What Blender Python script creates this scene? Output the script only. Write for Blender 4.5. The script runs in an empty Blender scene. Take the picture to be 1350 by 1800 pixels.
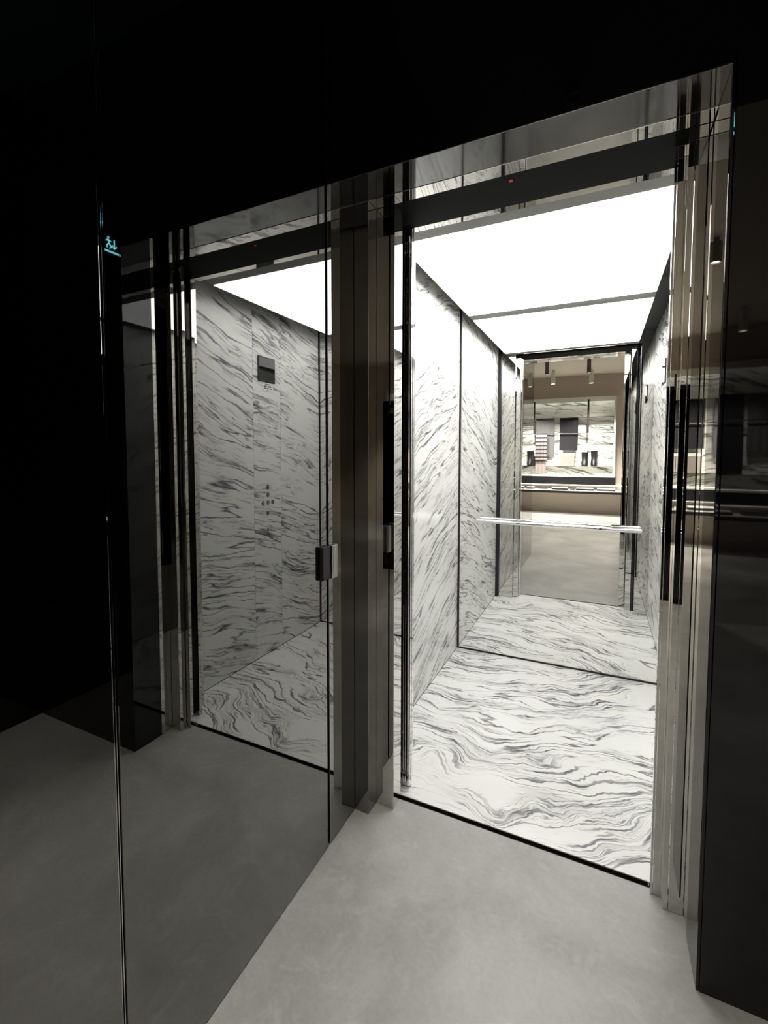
import bpy, bmesh, math, random
from mathutils import Vector, Matrix
random.seed(7)
S = bpy.context.scene
COL = S.collection
R = math.radians

# ------------------------------------------------------------------ camera
W_PX, H_PX = 1350.0, 1800.0
FPX, CX, CY = 824.92, 639.41, 842.31
cam_d = bpy.data.cameras.new('camera')
cam = bpy.data.objects.new('camera', cam_d); COL.objects.link(cam)
cam_d.sensor_fit = 'VERTICAL'; cam_d.sensor_height = 36.0
cam_d.lens = 36.0 * FPX / H_PX
cam_d.shift_x = (W_PX/2 - CX) / H_PX
cam_d.shift_y = (CY - H_PX/2) / H_PX
cam_d.clip_start = 0.02
yaw, pit, roll = R(-26.7713), R(-3.2126), R(-0.0682)
fw = Vector((math.sin(yaw)*math.cos(pit), math.cos(yaw)*math.cos(pit), math.sin(pit)))
rt = Vector((math.cos(yaw), -math.sin(yaw), 0)); up = rt.cross(fw)
rt2 = rt*math.cos(roll) + up*math.sin(roll); up2 = -rt*math.sin(roll) + up*math.cos(roll)
m = Matrix((rt2, up2, -fw)).transposed().to_4x4(); m.translation = Vector((0, 0, 1.4))
cam.matrix_world = m
S.camera = cam

# ------------------------------------------------------------------ world, exposure
wd = bpy.data.worlds.new('world'); S.world = wd; wd.use_nodes = True
wd.node_tree.nodes['Background'].inputs[0].default_value = (0, 0, 0, 1)
wd.node_tree.nodes['Background'].inputs[1].default_value = 0.0
S.view_settings.view_transform = 'Standard'; S.view_settings.look = 'None'
S.view_settings.exposure = 0.0; S.view_settings.gamma = 1.0
S.view_settings.use_curve_mapping = False

CAB_LIGHT = 6.6      # luminous ceiling of the lift
LED = 4.5            # led strips in the shop niche
SHOP_W = 300.0         # shop downlights
HALL_W = 80.0         # added hall lamp that brightens the floor, itself unseen

# ------------------------------------------------------------------ materials
def new_mat(name):
    mt = bpy.data.materials.new(name); mt.use_nodes = True
    nt = mt.node_tree; b = nt.nodes['Principled BSDF']
    return mt, nt, b
def nd(nt, t, **kw):
    n = nt.nodes.new(t)
    for k, v in kw.items(): setattr(n, k, v)
    return n
def plain(name, col, rough=0.5, metal=0.0, spec=0.5, bump=0.0, bscale=60, stretch=None, vary=0.0):
    mt, nt, b = new_mat(name)
    b.inputs['Base Color'].default_value = (*col, 1); b.inputs['Roughness'].default_value = rough
    b.inputs['Metallic'].default_value = metal; b.inputs['Specular IOR Level'].default_value = spec
    tc = nd(nt, 'ShaderNodeTexCoord'); mp = nd(nt, 'ShaderNodeMapping')
    if stretch: mp.inputs['Scale'].default_value = stretch
    nt.links.new(tc.outputs['Object'], mp.inputs['Vector'])
    nz = nd(nt, 'ShaderNodeTexNoise'); nz.inputs['Scale'].default_value = bscale; nz.inputs['Detail'].default_value = 4
    nt.links.new(mp.outputs[0], nz.inputs['Vector'])
    if bump:
        bp = nd(nt, 'ShaderNodeBump'); bp.inputs['Strength'].default_value = bump; bp.inputs['Distance'].default_value = 0.002
        nt.links.new(nz.outputs['Fac'], bp.inputs['Height']); nt.links.new(bp.outputs[0], b.inputs['Normal'])
    if vary:
        mx = nd(nt, 'ShaderNodeMix', data_type='RGBA')
        mx.inputs[6].default_value = (*[c*(1-vary) for c in col], 1); mx.inputs[7].default_value = (*[min(1, c*(1+vary)) for c in col], 1)
        nt.links.new(nz.outputs['Fac'], mx.inputs[0]); nt.links.new(mx.outputs[2], b.inputs['Base Color'])
    return mt
def emit(name, col, strength):
    mt, nt, b = new_mat(name)
    b.inputs['Base Color'].default_value = (*[c*0.8 for c in col], 1)
    b.inputs['Emission Color'].default_value = (*col, 1); b.inputs['Emission Strength'].default_value = strength
    return mt

def marble(name, u, v, off=(0, 0, 0), warp=0.10, warp_s=1.6, K=7.0, base=(0.86, 0.86, 0.83), vein=(0.09, 0.09, 0.105), rough=0.22,
           along=1.0, across=7.0, fold=0.03, dens=0.5):
    """u = direction of the veins, v = direction across them (unit vectors in world axes)."""
    mt, nt, b = new_mat(name); L = nt.links.new
    def math_(op, a, c=None, d=None, clamp=False):
        n = nd(nt, 'ShaderNodeMath', operation=op); n.use_clamp = clamp
        for i, x in enumerate((a, c, d)):
            if x is None: continue
            if isinstance(x, (int, float)): n.inputs[i].default_value = x
            else: L(x, n.inputs[i])
        return n.outputs[0]
    def dot(vec, d):
        n = nd(nt, 'ShaderNodeVectorMath', operation='DOT_PRODUCT'); L(vec, n.inputs[0]); n.inputs[1].default_value = d
        return n.outputs['Value']
    def comb(x, y, z):
        n = nd(nt, 'ShaderNodeCombineXYZ')
        for i, q in enumerate((x, y, z)):
            if isinstance(q, (int, float)): n.inputs[i].default_value = q
            else: L(q, n.inputs[i])
        return n.outputs[0]
    def noise(vec, sc, det, rg=0.55, dist=0.0):
        n = nd(nt, 'ShaderNodeTexNoise'); L(vec, n.inputs['Vector']); n.inputs['Scale'].default_value = sc
        n.inputs['Detail'].default_value = det; n.inputs['Roughness'].default_value = rg; n.inputs['Distortion'].default_value = dist
        return n.outputs['Fac']
    def ramp(val, a, c, lo=0.0, hi=1.0):
        n = nd(nt, 'ShaderNodeMapRange'); n.interpolation_type = 'SMOOTHSTEP'; n.clamp = True
        L(val, n.inputs[0]); n.inputs[1].default_value = a; n.inputs[2].default_value = c
        n.inputs[3].default_value = lo; n.inputs[4].default_value = hi
        return n.outputs[0]
    tc = nd(nt, 'ShaderNodeTexCoord')
    ad = nd(nt, 'ShaderNodeVectorMath', operation='ADD'); L(tc.outputs['Object'], ad.inputs[0]); ad.inputs[1].default_value = off
    P = ad.outputs[0]
    U, V = dot(P, u), dot(P, v)
    uv = comb(U, V, 3.7)
    w1 = math_('MULTIPLY', math_('SUBTRACT', noise(comb(math_('MULTIPLY', U, 1.0), math_('MULTIPLY', V, 0.8), 1.1), warp_s, 2, 0.5), 0.5), warp*2)
    w2 = math_('MULTIPLY', math_('SUBTRACT', noise(comb(math_('MULTIPLY', U, 1.0), math_('MULTIPLY', V, 0.9), 9.3), warp_s*4.2, 3, 0.55), 0.5), fold*2)
    w3 = math_('MULTIPLY', math_('SUBTRACT', noise(uv, 30, 3, 0.6), 0.5), 0.012)
    V2 = math_('ADD', math_('ADD', V, w1), math_('ADD', w2, w3))
    N = noise(comb(math_('MULTIPLY', U, along), math_('MULTIPLY', V2, across), 0.0), 1.0, 3, 0.5)
    def contour(fld, k, wdt, ph):
        f = math_('FRACT', math_('ADD', math_('MULTIPLY', fld, k), ph))
        d = math_('ABSOLUTE', math_('SUBTRACT', f, 0.5))
        return ramp(d, 0.0, wdt, 1.0, 0.0)
    N2 = noise(comb(math_('MULTIPLY', U, along*1.6), math_('MULTIPLY', V2, across*1.8), 5.0), 1.0, 4, 0.55)
    m1 = ramp(noise(comb(math_('MULTIPLY', U, 1.3), math_('MULTIPLY', V2, 4.5), 21.0), 1.0, 3, 0.55), 0.50-0.20*dens, 0.60-0.20*dens, 0.12, 1.0)
    m2 = ramp(noise(comb(math_('MULTIPLY', U, 1.8), math_('MULTIPLY', V2, 6.5), 41.0), 1.0, 4, 0.6), 0.44, 0.58)
    c1 = math_('MULTIPLY', contour(N, K, 0.15, 0.1), m1)
    c2 = math_('MULTIPLY', contour(N2, K*1.5, 0.22, 0.35), math_('MULTIPLY', m2, 0.85))
    smear = math_('MULTIPLY', math_('MULTIPLY', ramp(noise(comb(math_('MULTIPLY', U, 1.6), math_('MULTIPLY', V2, 22), 77.0), 1.0, 6, 0.7), 0.46, 0.70), m2), 0.5)
    speck = ramp(noise(comb(math_('MULTIPLY', U, 10), math_('MULTIPLY', V2, 60), 3.0), 1.0, 3, 0.6), 0.3, 0.6, 0.62, 1.0)
    tot = math_('MULTIPLY', math_('MAXIMUM', math_('MAXIMUM', c1, c2), smear), speck, clamp=True)
    tint = noise(uv, 1.3, 3)
    mb = nd(nt, 'ShaderNodeMix', data_type='RGBA'); L(tint, mb.inputs[0])
    mb.inputs[6].default_value = (base[0]*0.93, base[1]*0.935, base[2]*0.93, 1); mb.inputs[7].default_value = (*base, 1)
    mx = nd(nt, 'ShaderNodeMix', data_type='RGBA'); L(tot, mx.inputs[0]); L(mb.outputs[2], mx.inputs[6]); mx.inputs[7].default_value = (*vein, 1)
    L(mx.outputs[2], b.inputs['Base Color']); b.inputs['Roughness'].default_value = rough
    return mt

def rot2(a, b, deg):
    a, b = Vector(a), Vector(b); c, s = math.cos(R(deg)), math.sin(R(deg))
    return tuple(a*c + b*s), tuple(-a*s + b*c)
uL, vL = rot2((0, 1, 0), (0, 0, 1), 21)
uR, vR = rot2((0, 1, 0), (0, 0, 1), -16)
uF, vF = rot2((1, 0, 0), (0, 1, 0), 14)
M = {}
M['marble_left'] = marble('marble_left', uL, vL, (0, 0.3, 0.4), warp=0.12, warp_s=1.2, K=9, across=6.5, along=0.5, fold=0.022)
M['marble_right'] = marble('marble_right', uR, vR, (4, 1.1, 0.2), warp=0.11, warp_s=1.3, K=8, across=6, along=0.5, fold=0.022)
M['marble_strip'] = marble('marble_strip', uR, vR, (7, 1.23, 0.27), warp=0.11, warp_s=1.3, K=8, across=6, along=0.5, fold=0.022)
M['marble_floor'] = marble('marble_floor', uF, vF, (2, 0.2, 5), warp=0.36, warp_s=1.6, K=9, across=6.0, along=0.6, fold=0.055, dens=0.6)
M['marble_shop'] = marble('marble_shop', *rot2((1, 0, 0), (0, 0, 1), -14), (1, 0, 6), warp=0.2, warp_s=0.8, K=4, across=4.5, along=0.5, fold=0.03, dens=0.75, vein=(0.07, 0.08, 0.06))

def steel_mat(name, col, rough, stretch=(60, 60, 0.4)):
    mt, nt, b = new_mat(name)
    b.inputs['Base Color'].default_value = (*col, 1); b.inputs['Metallic'].default_value = 1.0
    tc = nd(nt, 'ShaderNodeTexCoord'); mp = nd(nt, 'ShaderNodeMapping'); mp.inputs['Scale'].default_value = stretch
    nz = nd(nt, 'ShaderNodeTexNoise'); nz.inputs['Scale'].default_value = 3; nz.inputs['Detail'].default_value = 3
    nt.links.new(tc.outputs['Object'], mp.inputs['Vector']); nt.links.new(mp.outputs[0], nz.inputs['Vector'])
    mr = nd(nt, 'ShaderNodeMapRange'); mr.inputs[3].default_value = rough*0.6; mr.inputs[4].default_value = rough*1.4
    nt.links.new(nz.outputs['Fac'], mr.inputs[0]); nt.links.new(mr.outputs[0], b.inputs['Roughness'])
    return mt
M['steel'] = steel_mat('polished_steel', (0.64, 0.63, 0.60), 0.014)
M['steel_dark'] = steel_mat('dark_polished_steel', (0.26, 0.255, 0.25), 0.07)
M['chrome'] = steel_mat('bright_chrome', (0.85, 0.85, 0.86), 0.05)
M['mirror'] = steel_mat('mirror_silver', (0.93, 0.935, 0.92), 0.0)
M['satin'] = steel_mat('satin_steel', (0.5, 0.5, 0.48), 0.28)
M['dark_mirror_glass'] = steel_mat('grey_mirror_glass', (0.235, 0.235, 0.228), 0.010)
M['soffit_glass'] = steel_mat('smoked_soffit_glass', (0.20, 0.20, 0.20), 0.06)
M['black_glass'] = plain('black_glass', (0.003, 0.003, 0.0035), 0.02, 0, 0.5)
M['black_satin'] = plain('black_satin', (0.006, 0.006, 0.007), 0.45, vary=0.2)
M['black_matte'] = plain('black_matte', (0.008, 0.008, 0.009), 0.8, vary=0.2)
M['track_black'] = plain('track_black', (0.0025, 0.0025, 0.003), 0.7, 0, 0.08)
M['gap'] = plain('dark_gap', (0.02, 0.014, 0.011), 0.6, vary=0.2)
M['sill'] = plain('dark_bronze_sill', (0.05, 0.038, 0.03), 0.35, 0.8, stretch=(1, 60, 1), bump=0.2, vary=0.2)
M['grey_metal'] = plain('grey_ceiling_metal', (0.20, 0.20, 0.185), 0.6, vary=0.06, bscale=40)
M['dark_roof'] = plain('dark_roof_metal', (0.035, 0.035, 0.033), 0.7, vary=0.1)
M['luminous'] = emit('luminous_ceiling', (1.0, 0.99, 0.985), CAB_LIGHT)
M['brown_wall'] = plain('taupe_wall_paint', (0.60, 0.52, 0.45), 0.7, vary=0.05, bump=0.15, bscale=30)
M['taupe_ceiling'] = plain('taupe_ceiling_paint', (0.60, 0.55, 0.48), 0.8, vary=0.05, bscale=20)
M['white_stone'] = plain('white_stone', (0.75, 0.76, 0.70), 0.3, vary=0.05, bscale=8)
M['grey_cloth'] = plain('grey_wool', (0.11, 0.11, 0.115), 0.9, vary=0.25, bscale=120, bump=0.4)
M['navy_cloth'] = plain('dark_wool', (0.010, 0.009, 0.013), 0.9, vary=0.3, bscale=90, bump=0.4)
M['beige_cloth'] = plain('rosy_beige_wool', (0.26, 0.225, 0.205), 0.9, vary=0.15, bscale=90, bump=0.4)
M['leather'] = plain('black_leather', (0.012, 0.012, 0.013), 0.4, vary=0.3, bscale=200, bump=0.3)
M['leather_tan'] = plain('grey_leather', (0.10, 0.095, 0.09), 0.5, vary=0.2, bscale=200, bump=0.3)
M['white_paper'] = plain('white_paper', (0.8, 0.8, 0.78), 0.7, vary=0.03)
M['ink'] = plain('black_ink', (0.03, 0.03, 0.03), 0.6)
M['screen'] = plain('black_screen_glass', (0.006, 0.006, 0.008), 0.03, spec=0.7)
M['can_white'] = plain('white_can_paint', (0.75, 0.73, 0.68), 0.5, vary=0.03)
M['can_dark'] = plain('brown_can_paint', (0.16, 0.13, 0.11), 0.5, vary=0.03)
M['lamp_glow'] = emit('lamp_glow', (1.0, 0.93, 0.82), 14.0)
M['led'] = emit('led_strip_glow', (1.0, 0.99, 0.92), LED)
M['sign_glow'] = emit('exit_sign_glow', (0.25, 0.85, 0.95), 30.0)
M['red_led'] = emit('red_led_glow', (0.5, 0.02, 0.01), 0.25)
M['rubber'] = plain('black_rubber', (0.01, 0.01, 0.01), 0.7)

def plaid_mat():
    mt, nt, b = new_mat('plaid_wool'); L = nt.links.new
    tc = nd(nt, 'ShaderNodeTexCoord'); sp = nd(nt, 'ShaderNodeSeparateXYZ'); L(tc.outputs['Object'], sp.inputs[0])
    def stripes(out, k, duty):
        a = nd(nt, 'ShaderNodeMath', operation='MULTIPLY'); L(out, a.inputs[0]); a.inputs[1].default_value = k
        f = nd(nt, 'ShaderNodeMath', operation='FRACT'); L(a.outputs[0], f.inputs[0])
        g = nd(nt, 'ShaderNodeMath', operation='LESS_THAN'); L(f.outputs[0], g.inputs[0]); g.inputs[1].default_value = duty
        return g.outputs[0]
    s1 = stripes(sp.outputs['Z'], 11.0, 0.45); s2 = stripes(sp.outputs['Z'], 33.0, 0.3); s3 = stripes(sp.outputs['X'], 14.0, 0.3)
    m1 = nd(nt, 'ShaderNodeMix', data_type='RGBA'); L(s1, m1.inputs[0]); m1.inputs[6].default_value = (0.34, 0.32, 0.315, 1); m1.inputs[7].default_value = (0.04, 0.03, 0.04, 1)
    m2 = nd(nt, 'ShaderNodeMix', data_type='RGBA', blend_type='MULTIPLY'); L(s2, m2.inputs[0]); L(m1.outputs[2], m2.inputs[6]); m2.inputs[7].default_value = (0.4, 0.36, 0.38, 1)
    m3 = nd(nt, 'ShaderNodeMix', data_type='RGBA', blend_type='MULTIPLY'); L(s3, m3.inputs[0]); L(m2.outputs[2], m3.inputs[6]); m3.inputs[7].default_value = (0.75, 0.7, 0.72, 1)
    L(m3.outputs[2], b.inputs['Base Color']); b.inputs['Roughness'].default_value = 0.9
    return mt
M['plaid'] = plaid_mat()

def concrete():
    mt, nt, b = new_mat('polished_concrete'); L = nt.links.new
    tc = nd(nt, 'ShaderNodeTexCoord')
    def noise(sc, det, rg=0.55, dist=0.0):
        n = nd(nt, 'ShaderNodeTexNoise'); L(tc.outputs['Object'], n.inputs['Vector']); n.inputs['Scale'].default_value = sc
        n.inputs['Detail'].default_value = det; n.inputs['Roughness'].default_value = rg; n.inputs['Distortion'].default_value = dist
        return n.outputs['Fac']
    big, mid, fine = noise(1.7, 4, 0.6, 0.5), noise(9, 6, 0.68, 0.8), noise(60, 4, 0.6)
    cr = nd(nt, 'ShaderNodeValToRGB'); cr.color_ramp.elements[0].position = 0.34; cr.color_ramp.elements[0].color = (0.33, 0.325, 0.305, 1)
    cr.color_ramp.elements[1].position = 0.66; cr.color_ramp.elements[1].color = (0.50, 0.495, 0.47, 1); L(big, cr.inputs[0])  # concrete mottling, its contrast raised to paint in glossy lamp streaks
    mr = nd(nt, 'ShaderNodeMapRange'); L(mid, mr.inputs[0]); mr.inputs[1].default_value = 0.52; mr.inputs[2].default_value = 0.72; mr.inputs[3].default_value = 0; mr.inputs[4].default_value = 0.45
    mx = nd(nt, 'ShaderNodeMix', data_type='RGBA'); L(mr.outputs[0], mx.inputs[0]); L(cr.outputs[0], mx.inputs[6]); mx.inputs[7].default_value = (0.57, 0.57, 0.53, 1)
    mf = nd(nt, 'ShaderNodeMix', data_type='RGBA', blend_type='MULTIPLY'); mf.inputs[0].default_value = 0.25; L(mx.outputs[2], mf.inputs[6]); L(fine, mf.inputs[7])
    L(mf.outputs[2], b.inputs['Base Color'])
    r2 = nd(nt, 'ShaderNodeMapRange'); L(mid, r2.inputs[0]); r2.inputs[3].default_value = 0.30; r2.inputs[4].default_value = 0.52
    L(r2.outputs[0], b.inputs['Roughness'])
    bp = nd(nt, 'ShaderNodeBump'); bp.inputs['Strength'].default_value = 0.12; bp.inputs['Distance'].default_value = 0.004
    L(noise(14, 5), bp.inputs['Height']); L(bp.outputs[0], b.inputs['Normal'])
    return mt
M['concrete'] = concrete()

# ------------------------------------------------------------------ mesh helpers (all geometry in world metres)
def box(bm, x0, x1, y0, y1, z0, z1, bev=0.0, seg=2):
    vs = [bm.verts.new((x, y, z)) for z in (z0, z1) for y in (y0, y1) for x in (x0, x1)]
    fs = [bm.faces.new([vs[i] for i in f]) for f in ((0, 2, 3, 1), (4, 5, 7, 6), (0, 1, 5, 4), (2, 6, 7, 3), (0, 4, 6, 2), (1, 3, 7, 5))]
    if bev:
        es = set(e for f in fs for e in f.edges)
        bmesh.ops.bevel(bm, geom=list(es), offset=bev, segments=seg, affect='EDGES', profile=0.5)
def prism(bm, pts, axis, a, b):
    """pts 2D outline extruded along axis between a and b."""
    def P(p, t):
        return {0: (t, p[0], p[1]), 1: (p[0], t, p[1]), 2: (p[0], p[1], t)}[axis]
    A = [bm.verts.new(P(p, a)) for p in pts]; B = [bm.verts.new(P(p, b)) for p in pts]
    bm.faces.new(A); bm.faces.new(B[::-1]); n = len(pts)
    for i in range(n): bm.faces.new([A[i], B[i], B[(i+1) % n], A[(i+1) % n]])
def cyl(bm, c, r, a, b, axis=2, n=24, r2=None):
    """capped cylinder or cone along an axis from a to b; c = the two other coordinates."""
    r2 = r if r2 is None else r2
    def P(rr, k, t):
        q = (c[0]+rr*math.cos(2*math.pi*k/n), c[1]+rr*math.sin(2*math.pi*k/n))
        return {0: (t, q[0], q[1]), 1: (q[0], t, q[1]), 2: (q[0], q[1], t)}[axis]
    A = [bm.verts.new(P(r, k, a)) for k in range(n)]; B = [bm.verts.new(P(r2, k, b)) for k in range(n)]
    bm.faces.new(A); bm.faces.new(B[::-1])
    for i in range(n): bm.faces.new([A[i], B[i], B[(i+1) % n], A[(i+1) % n]])
def tube(bm, pts, r, n=12, flat=1.0):
    rings = []; pts = [Vector(p) for p in pts]
    for i, p in enumerate(pts):
        t = (pts[min(i+1, len(pts)-1)] - pts[max(i-1, 0)]).normalized()
        s = t.cross(Vector((0, 0, 1)));
        if s.length < 1e-3: s = t.cross(Vector((1, 0, 0)))
        s.normalize(); q = s.cross(t).normalized()
        rings.append([bm.verts.new(p + s*r*math.cos(2*math.pi*k/n)*flat + q*r*math.sin(2*math.pi*k/n)) for k in range(n)])
    for a, b in zip(rings, rings[1:]):
        for k in range(n): bm.faces.new([a[k], a[(k+1) % n], b[(k+1) % n], b[k]])
    bm.faces.new(rings[0][::-1]); bm.faces.new(rings[-1])
def lathe(bm, prof, cx, cy, n=28):
    rings = [[bm.verts.new((cx+r*math.cos(2*math.pi*k/n), cy+r*math.sin(2*math.pi*k/n), z)) for k in range(n)] for r, z in prof]
    for a, b in zip(rings, rings[1:]):
        for k in range(n): bm.faces.new([a[k], a[(k+1) % n], b[(k+1) % n], b[k]])
    bm.faces.new(rings[0][::-1]); bm.faces.new(rings[-1])
def obj(name, bm, mat, parent=None, smooth=False, label=None):
    bmesh.ops.recalc_face_normals(bm, faces=bm.faces)
    me = bpy.data.meshes.new(name); bm.to_mesh(me); bm.free()
    me.materials.append(mat)
    if smooth:
        for p in me.polygons: p.use_smooth = True
        me.set_sharp_from_angle(angle=R(40))
    o = bpy.data.objects.new(name, me); COL.objects.link(o)
    if parent:
        o.parent = parent; o.matrix_parent_inverse = Matrix.Translation(-WORLD[parent.name]) if parent.name in WORLD else Matrix()
    if label: o['label'] = label
    return o
WORLD = {}
def thing(name, label, cat, loc, group=None):
    o = bpy.data.objects.new(name, None); COL.objects.link(o); o.location = loc; o.empty_display_size = 0.05
    o['label'] = label; o['category'] = cat
    if group: o['group'] = group
    WORLD[o.name] = Vector(loc)
    return o
def tag(o, label, cat, group=None):
    o['label'] = label; o['category'] = cat
    if group: o['group'] = group
    return o
def struct(name, bm, mat, parent=None):
    o = obj(name, bm, mat, parent)
    if not parent: o['kind'] = 'structure'
    return o
def B(*a, bev=0.0):
    bm = bmesh.new(); box(bm, *a, bev=bev); return bm

# ------------------------------------------------------------------ key dimensions
XM = -0.830; XSL = -0.770; XR = 0.254; XW = 0.997
YB, YA, YF = 1.412, 1.565, 1.631
HA = 2.3066; HC = 2.319
CL, CR, YBK = -0.890, 0.386, 3.259
YI = 1.84                       # inside face of the lift's front
HH = 3.165                      # hall and shop ceiling
SY = -5.5                       # shop back wall

# ------------------------------------------------------------------ structure: hall
struct('floor', B(-4.2, 3.2, SY-0.1, 1.694, -0.06, 0), M['concrete'])
# left wall of grey mirror glass: fixed panels and a glass door
bm = bmesh.new()
box(bm, XM-0.03, XM, 1.377, YA+0.06, 0.004, HH, bev=0.0012)
w_left = struct('wall_left', bm, M['dark_mirror_glass'])
bm = bmesh.new(); box(bm, XM-0.03, XM, -0.275, 0.569, 0.004, HH, bev=0.0012)
struct('wall_left', bm, M['dark_mirror_glass'])
bm = bmesh.new(); box(bm, -0.96, XM-0.032, -0.275, 1.90, 0.0, HH)
struct('wall_left', bm, M['black_satin'])
bm = bmesh.new(); box(bm, XM-0.03, XM, 0.579, 1.361, 0.004, HH, bev=0.0012)
door = struct('door_1', bm, M['dark_mirror_glass'])
bm = bmesh.new(); box(bm, XM-0.028, XM-0.004, 0.5705, 0.5725, 0.004, 2.52, bev=0.0004); box(bm, XM-0.028, XM-0.004, 0.5755, 0.5775, 0.004, 2.52, bev=0.0004)
obj('edge_strip', bm, M['chrome'], door)
bm = bmesh.new(); box(bm, XM-0.028, XM-0.010, 1.3612, 1.3765, 0.004, HH, bev=0.0004)
obj('edge_strip', bm, M['rubber'], door)
bm = bmesh.new(); box(bm, XM+0.0005, XM+0.016, 1.314, 1.3605, 0.972, 1.085, bev=0.003)
obj('lock_case', bm, M['black_satin'], door, label='black square lock case on the glass door edge')
bm = bmesh.new(); box(bm, XM+0.0005, XM+0.016, 1.3775, 1.411, 0.966, 1.083, bev=0.003)
obj('strike_plate', bm, M['satin'], w_left, label='satin steel strike plate')

# front wall: right-hand block and the wall over the portal
bm = bmesh.new(); box(bm, XR+0.008, XW, YB, 1.80, 0.0, HH, bev=0.001)
struct('wall_front', bm, M['black_glass'])
bm = bmesh.new(); box(bm, XM, XR+0.0075, YB, 1.60, HA+0.008, HH)
struct('wall_front', bm, M['black_glass'])
struct('wall_right', B(XW, XW+0.12, -0.9, 2.1, 0, HH), M['black_glass'])
struct('ceiling', B(-0.96, XW+0.12, -0.275, 2.1, HH, HH+0.08), M['black_matte'])
# shaft behind the front wall
bm = bmesh.new()
box(bm, -1.65, -1.60, 1.66, 3.40, -0.1, HH); box(bm, 0.52, 0.57, 2.1, 3.40, -0.1, HH)
box(bm, -1.65, 0.57, 3.35, 3.40, -0.1, HH); box(bm, -1.65, -0.96, 1.66, 1.70, -0.1, HH)
struct('wall_shaft', bm, M['black_matte'])
struct('ceiling_shaft', B(-1.65, 0.57, 1.66, 3.40, HH, HH+0.06), M['black_matte'])

# ------------------------------------------------------------------ portal (steel surround)
pt = thing('portal_surround', 'polished steel stepped surround framing the open elevator doorway', 'door frame', (-0.26, YF, 0))
def cube(name, mat, parent, *a, bev=0.0008, label=None):
    return obj(name, B(*a, bev=bev), M[mat], parent, label=label)
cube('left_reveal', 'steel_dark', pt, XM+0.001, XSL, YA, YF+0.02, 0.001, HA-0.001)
cube('left_jamb', 'steel', pt, XSL+0.0005, -0.694, YF, 1.705, 0.001, HA-0.001)
bm = bmesh.new(); box(bm, XR, XR+0.007, YB+0.001, YA-0.001, 0.001, HA, bev=0.0008)
obj('right_reveal', bm, M['black_glass'], pt)
cube('right_reveal', 'steel', pt, XR+0.002, XR+0.007, YA+0.001, YF-0.001, 0.001, HA)
bm = bmesh.new()
for a, b_ in ((0.200, 0.2150), (0.2165, XR+0.001)): box(bm, a, b_, YF, 1.668, 0.001, HA-0.001, bev=0.0006)
obj('right_jamb', bm, M['steel'], pt)
bm = bmesh.new()
for a, b_ in ((0.172, 0.1785), (0.1795, 0.2015)): box(bm, a, b_, 1.672, 1.690, 0.001, HA-0.001, bev=0.0006)
obj('inner_right_jamb', bm, M['steel'], pt)
cube('soffit', 'soffit_glass', pt, XM+0.001, XR+0.0, YB+0.001, YA-0.002, HA, HA+0.006, label='smoked glass soffit')
cube('header', 'steel', pt, XM+0.001, XR+0.0, YA, YF-0.001, HA, HA+0.006)
cube('header_bead', 'chrome', pt, XM+0.001, XR, YA-0.0015, YA+0.0005, HA-0.002, HA+0.002, bev=0.0003)
bm = bmesh.new(); box(bm, XSL, XR+0.007, YF, 1.835, HA+0.001, HA+0.03)
trk = obj('door_track', bm, M['track_black'], pt)
bm = bmesh.new(); cyl(bm, (-0.29, 1.665), 0.006, HA-0.004, HA, n=16); obj('sensor', bm, M['red_led'], trk)

# sill
sl = thing('door_sill', 'dark bronze sill strip between concrete floor and marble elevator floor', 'sill', (-0.26, 1.707, 0))
cube('base', 'sill', sl, XM+0.001, XR+0.007, 1.6945, 1.7195, -0.05, -0.014, bev=0)
bm = bmesh.new(); box(bm, -0.765, 0.171, 1.7165, 1.7195, -0.014, -0.001); box(bm, -0.765, 0.171, 1.6948, 1.6975, -0.014, -0.0015)
obj('lip', bm, M['sill'], sl)

# sliding door leaves parked in the left pocket
for (n_, x1, y0, y1, lab) in ((0, -0.679, 1.768, 1.797, 'front steel leaf of the open elevator door, edge showing at left'),
                              (1, -0.690, 1.806, 1.835, 'rear steel leaf of the open elevator door, tucked behind the front leaf')):
    t = thing('elevator_door_leaf', lab, 'elevator door', (x1-0.2, (y0+y1)/2, 0.008), 'sliding elevator door leaves')
    bm = bmesh.new(); box(bm, x1-0.46, x1-0.006, y0, y1, 0.010, 2.29, bev=0.001); obj('panel', bm, M['steel'], t)
    bm = bmesh.new(); box(bm, x1-0.006, x1, y0, y0+0.010, 0.010, 2.29, bev=0.001); box(bm, x1-0.006, x1, y1-0.010, y1, 0.010, 2.29, bev=0.001)
    box(bm, x1-0.006, x1, y0+0.0101, y1-0.0101, 0.010, 0.03)
    if n_ == 0:
        for xx, rr in ((x1-0.010, 0.0045), (x1-0.021, 0.003), (x1-0.030, 0.003)): cyl(bm, (xx, y0+0.001), rr, 0.012, 2.29, n=16)
    obj('edge_rim', bm, M['chrome'], t)
    bm = bmesh.new(); box(bm, x1-0.0065, x1-0.004, y0+0.010, y1-0.010, 0.03, 2.29); obj('edge_seal', bm, M['steel_dark'], t)

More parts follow.
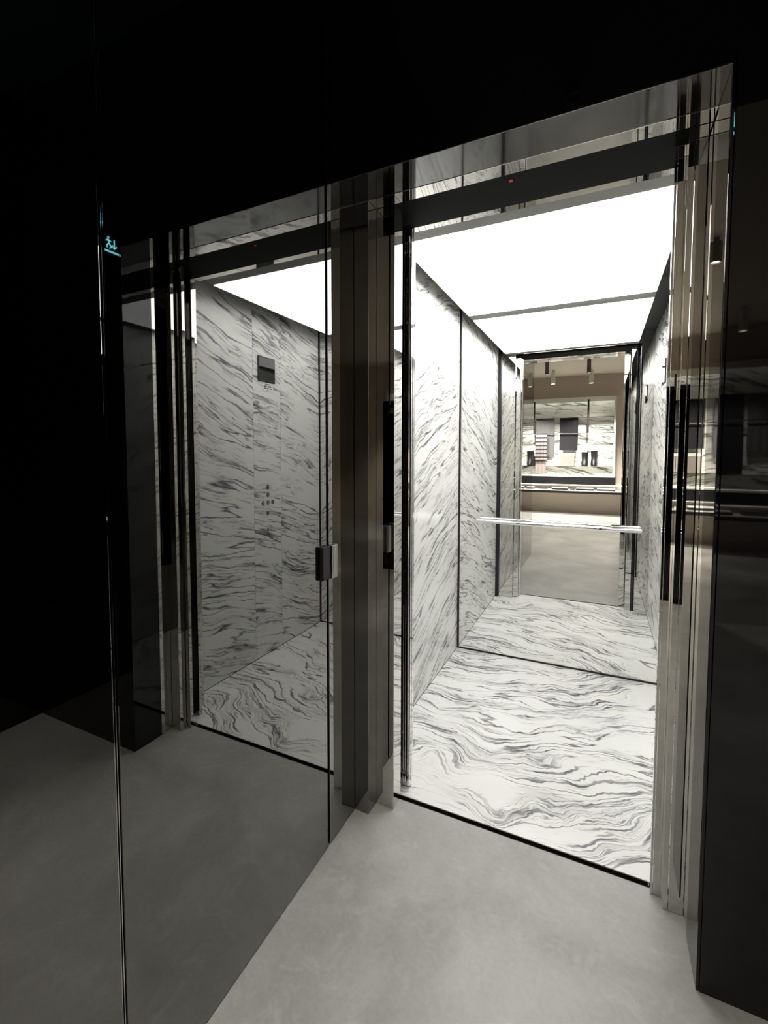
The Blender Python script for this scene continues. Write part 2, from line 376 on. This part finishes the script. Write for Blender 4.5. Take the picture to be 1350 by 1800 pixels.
# ------------------------------------------------------------------ elevator cab
cab = thing('elevator_cab', 'bright elevator cab lined with grey-veined white marble', 'elevator', (-0.25, 2.5, 0))
cube('floor_slab', 'marble_floor', cab, CL, CR, 1.72, YBK-0.004, -0.03, 0, bev=0.0005, label='white marble floor with wavy grey veins')
cube('left_wall_panel', 'marble_left', cab, CL-0.03, CL-0.0005, YI, YBK-0.012, 0.003, 2.42, bev=0.0008)
cube('right_wall_panel', 'marble_right', cab, CR+0.0005, CR+0.03, YI, 2.443, 0.003, 2.42, bev=0.001)
cube('right_wall_panel', 'marble_right', cab, CR+0.0005, CR+0.03, 2.739, YBK-0.012, 0.003, 2.42, bev=0.001)
strip = cube('control_strip', 'marble_strip', cab, CR+0.0005, CR+0.03, 2.4445, 2.7375, 0.003, 2.42, bev=0.001)
cube('front_return', 'steel', cab, CL, -0.735, 1.845, 1.873, 0.002, 2.42, label='polished steel front return')
cube('front_return', 'steel', cab, 0.285, CR, 1.845, 1.873, 0.002, 2.42, label='polished steel front return')
cube('closing_post', 'steel', pt, 0.219, 0.262, 1.776, 1.796, 0.002, HA-0.001)
bm = bmesh.new(); box(bm, -0.733, 0.284, 1.845, 1.895, HC-0.001, 2.42, bev=0.0008); obj('lintel', bm, M['steel'], cab)
bm = bmesh.new(); box(bm, CL-0.01, CR+0.01, YBK+0.001, YBK+0.03, -0.03, 2.42)
obj('rear_backing', bm, M['gap'], cab)
cube('roof', 'dark_roof', cab, CL-0.03, CR+0.03, 1.76, YBK+0.03, 2.421, 2.45, bev=0)
# ceiling margins of grey metal before and behind the luminous panel
cube('ceiling_margin', 'grey_metal', cab, -0.818, 0.263, 1.897, 1.975, HC, HC+0.02, bev=0.0006)
cube('ceiling_margin', 'grey_metal', cab, -0.818, 0.263, 3.193, 3.2535, HC, HC+0.02, bev=0.0006)

lp = thing('luminous_ceiling_panel', 'glowing white luminous panel covering the elevator cab ceiling', 'ceiling light', (-0.28, 2.58, HC))
cube('diffuser', 'luminous', lp, -0.814, 0.259, 1.978, 3.190, HC-0.001, HC+0.006, bev=0)
bm = bmesh.new()
for a in ((-0.818, -0.8145, 1.976, 3.192), (0.2595, 0.263, 1.976, 3.192)): box(bm, *a, HC-0.002, HC+0.022)
box(bm, -0.818, 0.263, 1.976, 3.192, HC+0.0065, HC+0.022)
obj('frame', bm, M['can_white'], lp)
bm = bmesh.new()
for x in (-0.7, 0.15):
    for y in (2.1, 3.05): cyl(bm, (x, y), 0.006, HC+0.022, 2.421, n=10)
obj('hanger', bm, M['satin'], lp)

mi = thing('rear_mirror', 'full-height mirror on the back wall of the elevator cab', 'mirror', (-0.25, YBK, 0.006))
cube('mirror_glass', 'mirror', mi, CL+0.012, CR-0.012, YBK-0.006, YBK, 0.012, 2.419, bev=0.001)
bm = bmesh.new()
box(bm, CL+0.001, CR-0.001, YBK-0.008, YBK+0.0005, 0.001, 0.010, bev=0.001)
box(bm, CL+0.001, CL+0.010, YBK-0.008, YBK, 0.010, 2.419, bev=0.001); box(bm, CR-0.010, CR-0.001, YBK-0.008, YBK, 0.010, 2.419, bev=0.001)
obj('edge_trim', bm, M['gap'], mi)

hr = thing('handrail', 'flat polished steel handrail mounted across the rear mirror', 'handrail', (-0.26, 3.2, 0.93))
def rail_bm():
    bm = bmesh.new(); n = 14; x0, x1, y0, y1 = -0.75, 0.228, 3.172, 3.212; zc, h = 0.936, 0.0125
    sec = []
    for k in range(20):
        a = 2*math.pi*k/20; cx = math.copysign(abs(math.cos(a))**0.55, math.cos(a)); sx = math.copysign(abs(math.sin(a))**0.8, math.sin(a))
        sec.append(((y0+y1)/2 + cx*(y1-y0)/2, zc + sx*h))
    rings = []
    for x, s in ((x0, 0.55), (x0+0.003, 0.88), (x0+0.01, 1), (x1-0.01, 1), (x1-0.003, 0.88), (x1, 0.55)):
        rings.append([bm.verts.new((x, (y0+y1)/2+(p[0]-(y0+y1)/2)*s, zc+(p[1]-zc)*s)) for p in sec])
    for a, b in zip(rings, rings[1:]):
        for k in range(20): bm.faces.new([a[k], a[(k+1) % 20], b[(k+1) % 20], b[k]])
    bm.faces.new(rings[0]); bm.faces.new(rings[-1][::-1]); return bm
obj('bar', rail_bm(), M['chrome'], hr, smooth=True)
for x in (-0.60, 0.08):
    bm = bmesh.new(); cyl(bm, (x, 0.932), 0.007, 3.208, 3.251, axis=1, n=16); cyl(bm, (x, 0.932), 0.013, 3.2475, 3.2525, axis=1, n=20)
    obj('bracket', bm, M['chrome'], hr, smooth=True)

# position display, notice and buttons on the right wall
X_ = CR - 0.0005
sc = thing('position_display', 'dark square floor display screen high on the right marble wall', 'display', (X_, 2.583, 1.965))
cube('housing', 'black_satin', sc, CR-0.007, CR, 2.493, 2.673, 1.880, 2.048, bev=0.002)
cube('screen', 'screen', sc, CR-0.008, CR-0.0068, 2.500, 2.666, 1.887, 2.041, bev=0.0003)
nt_ = thing('notice_plate', 'small white notice label with rows of black text under the display screen', 'notice', (X_, 2.60, 1.845))
cube('plate', 'white_paper', nt_, CR-0.002, CR, 2.545, 2.652, 1.820, 1.878, bev=0.0004)
bm = bmesh.new()
rows = [(1.867, 0.0035, (2.568, 2.628), 9), (1.8535, 0.0065, (2.555, 2.643), 10), (1.840, 0.004, (2.557, 2.641), 14), (1.829, 0.0025, (2.588, 2.604), 3)]
for z, h, (a, b), k in rows:
    for i in range(k):
        if i % 5 == 4 and k > 9: continue
        w = (b-a)/k; y = a+i*w
        box(bm, CR-0.0026, CR-0.0019, y, y+w*0.72, z-h, z+h*random.uniform(0.5, 1))
obj('lettering', bm, M['ink'], nt_)
cp = thing('call_buttons', 'round steel car buttons set into the right marble wall in a cross pattern', 'buttons', (X_, 2.585, 1.05))
for y, z, r in ((2.586, 1.165, 0.0125), (2.586, 1.112, 0.0125), (2.586, 1.058, 0.0125), (2.535, 1.057, 0.0125), (2.637, 1.058, 0.0125), (2.585, 0.985, 0.0115), (2.585, 0.868, 0.0095)):
    bm = bmesh.new(); cyl(bm, (y, z), r, CR-0.004, CR, axis=0, n=28)
    bt = obj('button', bm, M['satin'], cp, smooth=True)
    bm = bmesh.new(); cyl(bm, (y, z), r*1.25, CR-0.0015, CR, axis=0, n=28); obj('ring', bm, M['gap'], bt)

# ------------------------------------------------------------------ exit sign on the dark right-hand wall (seen only as a reflection)
es = thing('exit_sign', 'cyan lit exit sign glimmering as a reflection at upper left', 'sign', (XW-0.02, 0.93, 2.62))
cube('housing', 'black_satin', es, XW-0.03, XW-0.001, 0.885, 0.99, 2.585, 2.685, bev=0.002)
bm = bmesh.new()
def stroke(y0, z0, y1, z1, w=0.006):
    a, b = Vector((y0, z0)), Vector((y1, z1)); d = (b-a).normalized(); p = Vector((-d.y, d.x))*w/2
    prism(bm, [tuple(a+p), tuple(a-p), tuple(b-p), tuple(b+p)], 0, XW-0.033, XW-0.030)
cyl(bm, (0.962, 2.672), 0.006, XW-0.033, XW-0.030, axis=0, n=12)
for s_ in ((.965, 2.664, .958, 2.640), (.965, 2.660, .978, 2.650), (.962, 2.658, .946, 2.652), (.958, 2.640, .970, 2.628), (.970, 2.628, .972, 2.612), (.958, 2.640, .945, 2.622), (.945, 2.622, .955, 2.612),
           (.925, 2.668, .925, 2.618), (.925, 2.616, .910, 2.634), (.925, 2.616, .940, 2.634)): stroke(*s_)
stroke(0.888, 2.593, 0.987, 2.593, 0.010)
obj('pictogram', bm, M['sign_glow'], es)

# ------------------------------------------------------------------ shop behind the camera (seen in the mirror)
struct('wall_back', B(-4.2, 3.2, SY-0.1, SY, 0, HH), M['brown_wall'])
struct('wall_shop_left', B(-4.2, -4.1, SY, -0.26, 0, HH), M['brown_wall'])
struct('wall_shop_right', B(3.1, 3.2, SY, -0.9, 0, HH), M['brown_wall'])
struct('wall_shop_front', B(-4.2, -0.96, -0.32, -0.24, 0, HH), M['brown_wall'])
struct('wall_shop_front', B(XW+0.12, 3.2, -0.98, -0.9, 0, HH), M['brown_wall'])
bm = bmesh.new(); box(bm, -4.2, 3.2, SY-0.1, -0.98, HH, HH+0.08); box(bm, -4.2, XW+0.12, -0.98, -0.275, HH, HH+0.08)
struct('ceiling_shop', bm, M['taupe_ceiling'])

def shelving(x0, x1, label, posts, right_end):
    t = thing('wall_display', label, 'shelving', ((x0+x1)/2, SY, 0.86), 'marble display bays on the shop wall')
    F = -5.30
    cube('back_panel', 'marble_shop', t, x0, x1, SY+0.001, SY+0.02, 0.87, 2.655, label='grey-veined marble back panel')
    bm = bmesh.new(); box(bm, x0, x1, SY+0.001, F, 2.612, 2.655, bev=0.002); box(bm, x1-0.04, x1, SY+0.02, F, 0.87, 2.612, bev=0.002)
    box(bm, x0, x1, SY+0.001, F+0.02, 0.845, 0.875, bev=0.002)
    obj('frame', bm, M['white_stone'], t)
    cube('led_strip', 'led', t, x0+0.02, x1-0.05, F-0.06, F-0.03, 2.600, 2.611, bev=0)
    cube('led_strip', 'led', t, x0+0.02, x1-0.05, F-0.05, F-0.04, 0.876, 0.882, bev=0)
    cube('led_cover', 'white_stone', t, x0+0.005, x1-0.045, F-0.012, F, 2.55, 2.612, bev=0.002)
    for xp in posts:
        bm = bmesh.new(); box(bm, xp-0.02, xp+0.02, F-0.012, F+0.002, 1.84, 2.60, bev=0.001)
        obj('post', bm, M['gap'], t)
    bm = bmesh.new(); tube(bm, [(x0+0.01, F-0.005, 1.84), (x1-0.03, F-0.005, 1.84)], 0.010, 10); obj('rail', bm, M['chrome'], t, smooth=True)
    cube('shelf', 'steel', t, x0+0.01, x1-0.042, SY+0.03, F, 2.196, 2.206)
    cube('shelf', 'steel', t, x0+0.01, x1-0.042, SY+0.03, F, 1.080, 1.090)
    cube('plinth_band', 'black_satin', t, x0-0.05, x1+0.02, SY+0.001, F+0.03, 0.665, 0.844, label='black band below the marble')
    return t
shelving(-3.1, 0.285, 'long marble-backed wall display with two shelves, behind grey scarves', (-1.43, -0.275, -2.6), True)
shelving(0.75, 2.15, 'right-hand marble wall display holding black garments', (1.0, ), True)

ct = thing('display_counter', 'low white display counter along the shop wall, seen in the mirror', 'counter', (-1.4, -5.2, 0.5))
cube('counter_top', 'white_stone', ct, -3.1, 2.2, SY+0.001, -4.95, 0.505, 0.555, bev=0.003)
cube('front_trim', 'black_satin', ct, -3.1, 2.2, -4.949, -4.935, 0.488, 0.540, bev=0.001)
cube('led_strip', 'led', ct, -3.0, 2.1, SY+0.012, SY+0.02, 0.64, 0.66, bev=0)

def cloth(name, x0, x1, z0, z1, y, mat, label, cat, group=None, folds=3):
    """cloth folded over a rail: front and back drop, gently waved."""
    bm = bmesh.new(); nx, nz = 24, 20; th = 0.018
    def surf(side, zz0):
        g = []
        for i in range(nx+1):
            u = i/nx; col = []
            for j in range(nz+1):
                v_ = j/nz; zz = zz0+(z1-zz0)*v_
                w = 0.006*math.sin(u*folds*2*math.pi+0.6)*(1-v_*0.6)
                col.append(bm.verts.new((x0+(x1-x0)*(u+(0.012*math.sin(v_*3))*(1-v_)), y+side*th*(1-v_**6)+w, zz)))
            g.append(col)
        for i in range(nx):
            for j in range(nz): bm.faces.new([g[i][j], g[i+1][j], g[i+1][j+1], g[i][j+1]])
        return g
    a = surf(1, z0); b_ = surf(-1, z0+0.08*(z1-z0))
    for i in range(nx): bm.faces.new([a[i][nz], a[i+1][nz], b_[i+1][nz], b_[i][nz]]); bm.faces.new([a[i][0], a[i+1][0], b_[i+1][0], b_[i][0]])
    for k in (0, nx):
        for j in range(nz): bm.faces.new([a[k][j], a[k][j+1], b_[k][j+1], b_[k][j]])
    return tag(obj(name, bm, M[mat], smooth=True), label, cat, group)
cloth('scarf', -1.39, -0.985, 1.32, 2.196, -5.36, 'grey_cloth', 'plain grey scarf hanging from the upper shelf, left of the dark one', 'scarf', 'scarves in the wall display')
cloth('scarf', -1.385, -1.13, 1.235, 1.835, -5.262, 'plaid', 'striped plaid scarf hanging on the rail in front of the plain grey one', 'scarf', 'scarves in the wall display')
cloth('scarf', -0.87, -0.48, 1.455, 2.196, -5.36, 'navy_cloth', 'nearly black scarf hanging from the upper shelf beside the plain grey one', 'scarf', 'scarves in the wall display')
cloth('blanket', -1.385, -1.15, 0.905, 1.225, -5.31, 'beige_cloth', 'rosy beige folded blanket hanging below the plaid scarf', 'blanket')
cloth('coat', 1.02, 1.75, 1.10, 2.196, -5.38, 'navy_cloth', 'black coat hanging in the right-hand wall display', 'coat')
cloth('blanket', 1.80, 2.09, 1.40, 2.196, -5.38, 'grey_cloth', 'grey blanket hanging at the right end of the right-hand display', 'blanket')

def handbag(x0, x1, z0, z1, y):
    t = thing('handbag', 'black leather handbag with a looped handle standing on the lower shelf', 'bag', ((x0+x1)/2, y, z0))
    bm = bmesh.new(); xc = (x0+x1)/2; w = (x1-x0)/2
    prof = [(-w, z0), (w, z0), (w*0.96, z0+(z1-z0)*0.6), (w*0.72, z1), (-w*0.72, z1), (-w*0.96, z0+(z1-z0)*0.6)]
    prism(bm, [(xc+a, b) for a, b in prof], 1, y-0.06, y+0.06)
    bmesh.ops.bevel(bm, geom=bm.edges[:], offset=0.012, segments=3, affect='EDGES')
    obj('body', bm, M['leather'], t, smooth=True)
    for s in (-0.04, 0.04):
        bm = bmesh.new(); tube(bm, [(xc+0.085*math.cos(math.pi*k/14), y+s, z1-0.03+0.22*math.sin(math.pi*k/14)) for k in range(15)], 0.011, 8)
        obj('handle', bm, M['leather'], t, smooth=True)
    bm = bmesh.new(); box(bm, xc-0.03, xc+0.03, y+0.058, y+0.068, z1-0.07, z1-0.03, bev=0.002); obj('clasp', bm, M['chrome'], t)
handbag(-1.66, -1.385, 1.091, 1.33, -5.39)
def boot(x0, x1, z0, z1, y, lab):
    t = thing('ankle_boot', lab, 'boot', ((x0+x1)/2, y, z0), 'boots on the lower shelf')
    xc, w, h = (x0+x1)/2, (x1-x0)/2, z1-z0
    bm = bmesh.new(); secs = []
    for k, (zz, fx, fy, oy) in enumerate(((0.03, 0.80, 0.105, 0.01), (0.14, 0.95, 0.11, 0.0), (0.3, 0.9, 0.085, -0.02), (0.45, 0.80, 0.06, -0.03), (0.75, 0.88, 0.058, -0.03), (1.0, 0.95, 0.06, -0.03))):
        secs.append([bm.verts.new((xc+w*fx*math.cos(2*math.pi*i/20), y+oy+fy*math.sin(2*math.pi*i/20), z0+zz*h)) for i in range(20)])
    for a, b_ in zip(secs, secs[1:]):
        for i in range(20): bm.faces.new([a[i], a[(i+1) % 20], b_[(i+1) % 20], b_[i]])
    bm.faces.new(secs[0]); bm.faces.new(secs[-1])
    obj('shaft', bm, M['leather'], t, smooth=True)
    bm = bmesh.new(); prism(bm, [(xc+w*0.84*math.cos(2*math.pi*i/20), y+0.01+0.11*math.sin(2*math.pi*i/20)) for i in range(20)], 2, z0+0.0, z0+0.03*h); obj('sole', bm, M['rubber'], t)
boot(-0.405, -0.25, 1.091, 1.41, -5.40, 'black leather boot on the lower shelf, left one of the pair')
boot(-0.21, -0.06, 1.091, 1.44, -5.40, 'taller black leather boot on the lower shelf beside the display edge')
t = thing('gift_box', 'pale grey box standing on the lower shelf under the dark scarf', 'box', (-0.7, -5.40, 1.091))
cube('box_body', 'beige_cloth', t, -0.85, -0.54, -5.47, -5.35, 1.091, 1.34, bev=0.003)
cube('lid', 'white_stone', t, -0.855, -0.535, -5.475, -5.345, 1.34, 1.385, bev=0.003)

# small leather goods laid out on the counter
def pouch(x, y, w, d, h, mat, lab, rot=0.0):
    t = thing('leather_case', lab, 'case', (x, y, 0.555), 'leather goods on the counter')
    bm = bmesh.new(); box(bm, x-w/2, x+w/2, y-d/2, y+d/2, 0.556, 0.556+h*0.72, bev=0.003); obj('tray', bm, M[mat], t)
    bm = bmesh.new(); box(bm, x-w/2+0.004, x+w/2-0.004, y-d/2+0.004, y+d/2-0.004, 0.556+h*0.72, 0.556+h, bev=0.003); obj('flap', bm, M['white_paper' if mat == 'leather' else 'leather'], t)
PL = [(-1.60, 0.10, 'leather_tan', 'small grey leather case at the left end of the counter in the mirror'),
      (-1.42, 0.12, 'leather', 'small black leather case beside the grey one on the counter'),
      (-1.18, 0.20, 'leather_tan', 'flat grey leather case on the counter below the plaid scarf'),
      (-0.82, 0.34, 'leather', 'wide black leather case on the counter left of centre'),
      (-0.56, 0.09, 'leather_tan', 'tiny grey leather case between two wide black ones'),
      (-0.30, 0.36, 'leather', 'wide black leather case on the counter right of centre'),
      (0.12, 0.36, 'leather', 'wide black leather case at the right end of the counter view'),
      (1.45, 0.30, 'leather', 'black leather case on the counter under the black coat'),
      (1.85, 0.26, 'leather_tan', 'grey leather case on the counter under the grey blanket')]
for i, (x, w, mt_, lab) in enumerate(PL): pouch(x, -5.12 + 0.04*(i % 2), w, 0.18, 0.05, mt_, lab)

# added black upright, stands in for a person's dark reflection in the steel jambs
t = thing('dark_stand_in', 'added narrow black upright standing in for the dark reflection of a person in the steel jambs', 'stand-in', (0.57, -2.0, 0))
cube('plinth', 'black_matte', t, 0.44, 0.70, -2.13, -1.87, 0.0, 0.06)
cube('body', 'black_satin', t, 0.42, 0.72, -2.15, -1.85, 0.061, 1.98, bev=0.003)
cube('door_panel', 'black_glass', t, 0.425, 0.715, -1.849, -1.832, 0.07, 1.97, bev=0.002)
cube('handle', 'satin', t, 0.44, 0.452, -1.831, -1.81, 0.95, 1.15, bev=0.003)
cube('top', 'black_satin', t, 0.412, 0.728, -2.158, -1.825, 1.981, 2.01, bev=0.003)

# ceiling lamps
def can(x, y, L_, r, mat, lab, power, aim=(0, 0), cone=80, glow=True, grp='shop ceiling spotlights'):
    t = thing('ceiling_spotlight', lab, 'spotlight', (x, y, HH), grp)
    bm = bmesh.new(); lathe(bm, [(r*0.5, HH-0.001), (r*0.5, HH-0.03), (r, HH-0.034), (r, HH-L_), (r*0.86, HH-L_), (r*0.8, HH-L_+0.03), (0.002, HH-L_+0.035)], x, y)
    obj('can', bm, M[mat], t, smooth=True)
    if glow:
        bm = bmesh.new(); cyl(bm, (x, y), r*0.72, HH-L_+0.012, HH-L_+0.022, n=20); obj('lens', bm, M['lamp_glow'], t)
    ld = bpy.data.lights.new('spot', 'SPOT'); ld.energy = power; ld.color = (1.0, 0.95, 0.86); ld.spot_size = R(cone); ld.spot_blend = 0.7; ld.shadow_soft_size = 0.04
    lo = bpy.data.objects.new('spot_beam', ld); COL.objects.link(lo)
    d = Vector((aim[0], aim[1], -1)).normalized()
    lo.matrix_world = Matrix.Translation(Vector((x, y, HH-L_-0.012))) @ d.to_track_quat('-Z', 'Y').to_matrix().to_4x4()
    lo.parent = t; lo.matrix_parent_inverse = Matrix.Translation(-Vector((x, y, HH)))
can(-0.954, -3.14, 0.28, 0.035, 'can_dark', 'slim brown ceiling spotlight nearer the camera, left one in the mirror', SHOP_W, (0, -0.5))
can(-0.947, -4.38, 0.30, 0.045, 'can_white', 'white cylinder spotlight near the shop wall, left one in the mirror', SHOP_W, (0, -0.3))
can(-0.234, -3.27, 0.28, 0.035, 'can_dark', 'slim brown ceiling spotlight nearer the camera, right one in the mirror', SHOP_W, (0, -0.5))
can(-0.217, -4.60, 0.30, 0.045, 'can_white', 'white cylinder spotlight near the shop wall, right one in the mirror', SHOP_W, (0, -0.3))
can(-1.508, -4.49, 0.30, 0.045, 'can_white', 'white cylinder spotlight at the far left of the mirror view', SHOP_W, (0, -0.3))
can(1.5, -4.4, 0.30, 0.045, 'can_white', 'white cylinder spotlight over the right-hand display', SHOP_W, (0, -0.3))
can(-0.3, -1.6, 0.20, 0.045, 'can_dark', 'brown ceiling spotlight between the shop and the hall', SHOP_W*0.8, (0, 0.1), 95)
can(0.5, -2.6, 0.20, 0.045, 'can_dark', 'brown ceiling spotlight in the middle of the shop', SHOP_W*0.8, (0, 0), 95)
can(-0.15, 0.35, 0.12, 0.04, 'can_dark', 'added unseen hall lamp brightening the concrete floor', HALL_W, (0.1, 0.1), 75, glow=False, grp='added hall lamps')  # unseen lamp, added to brighten the hall floor
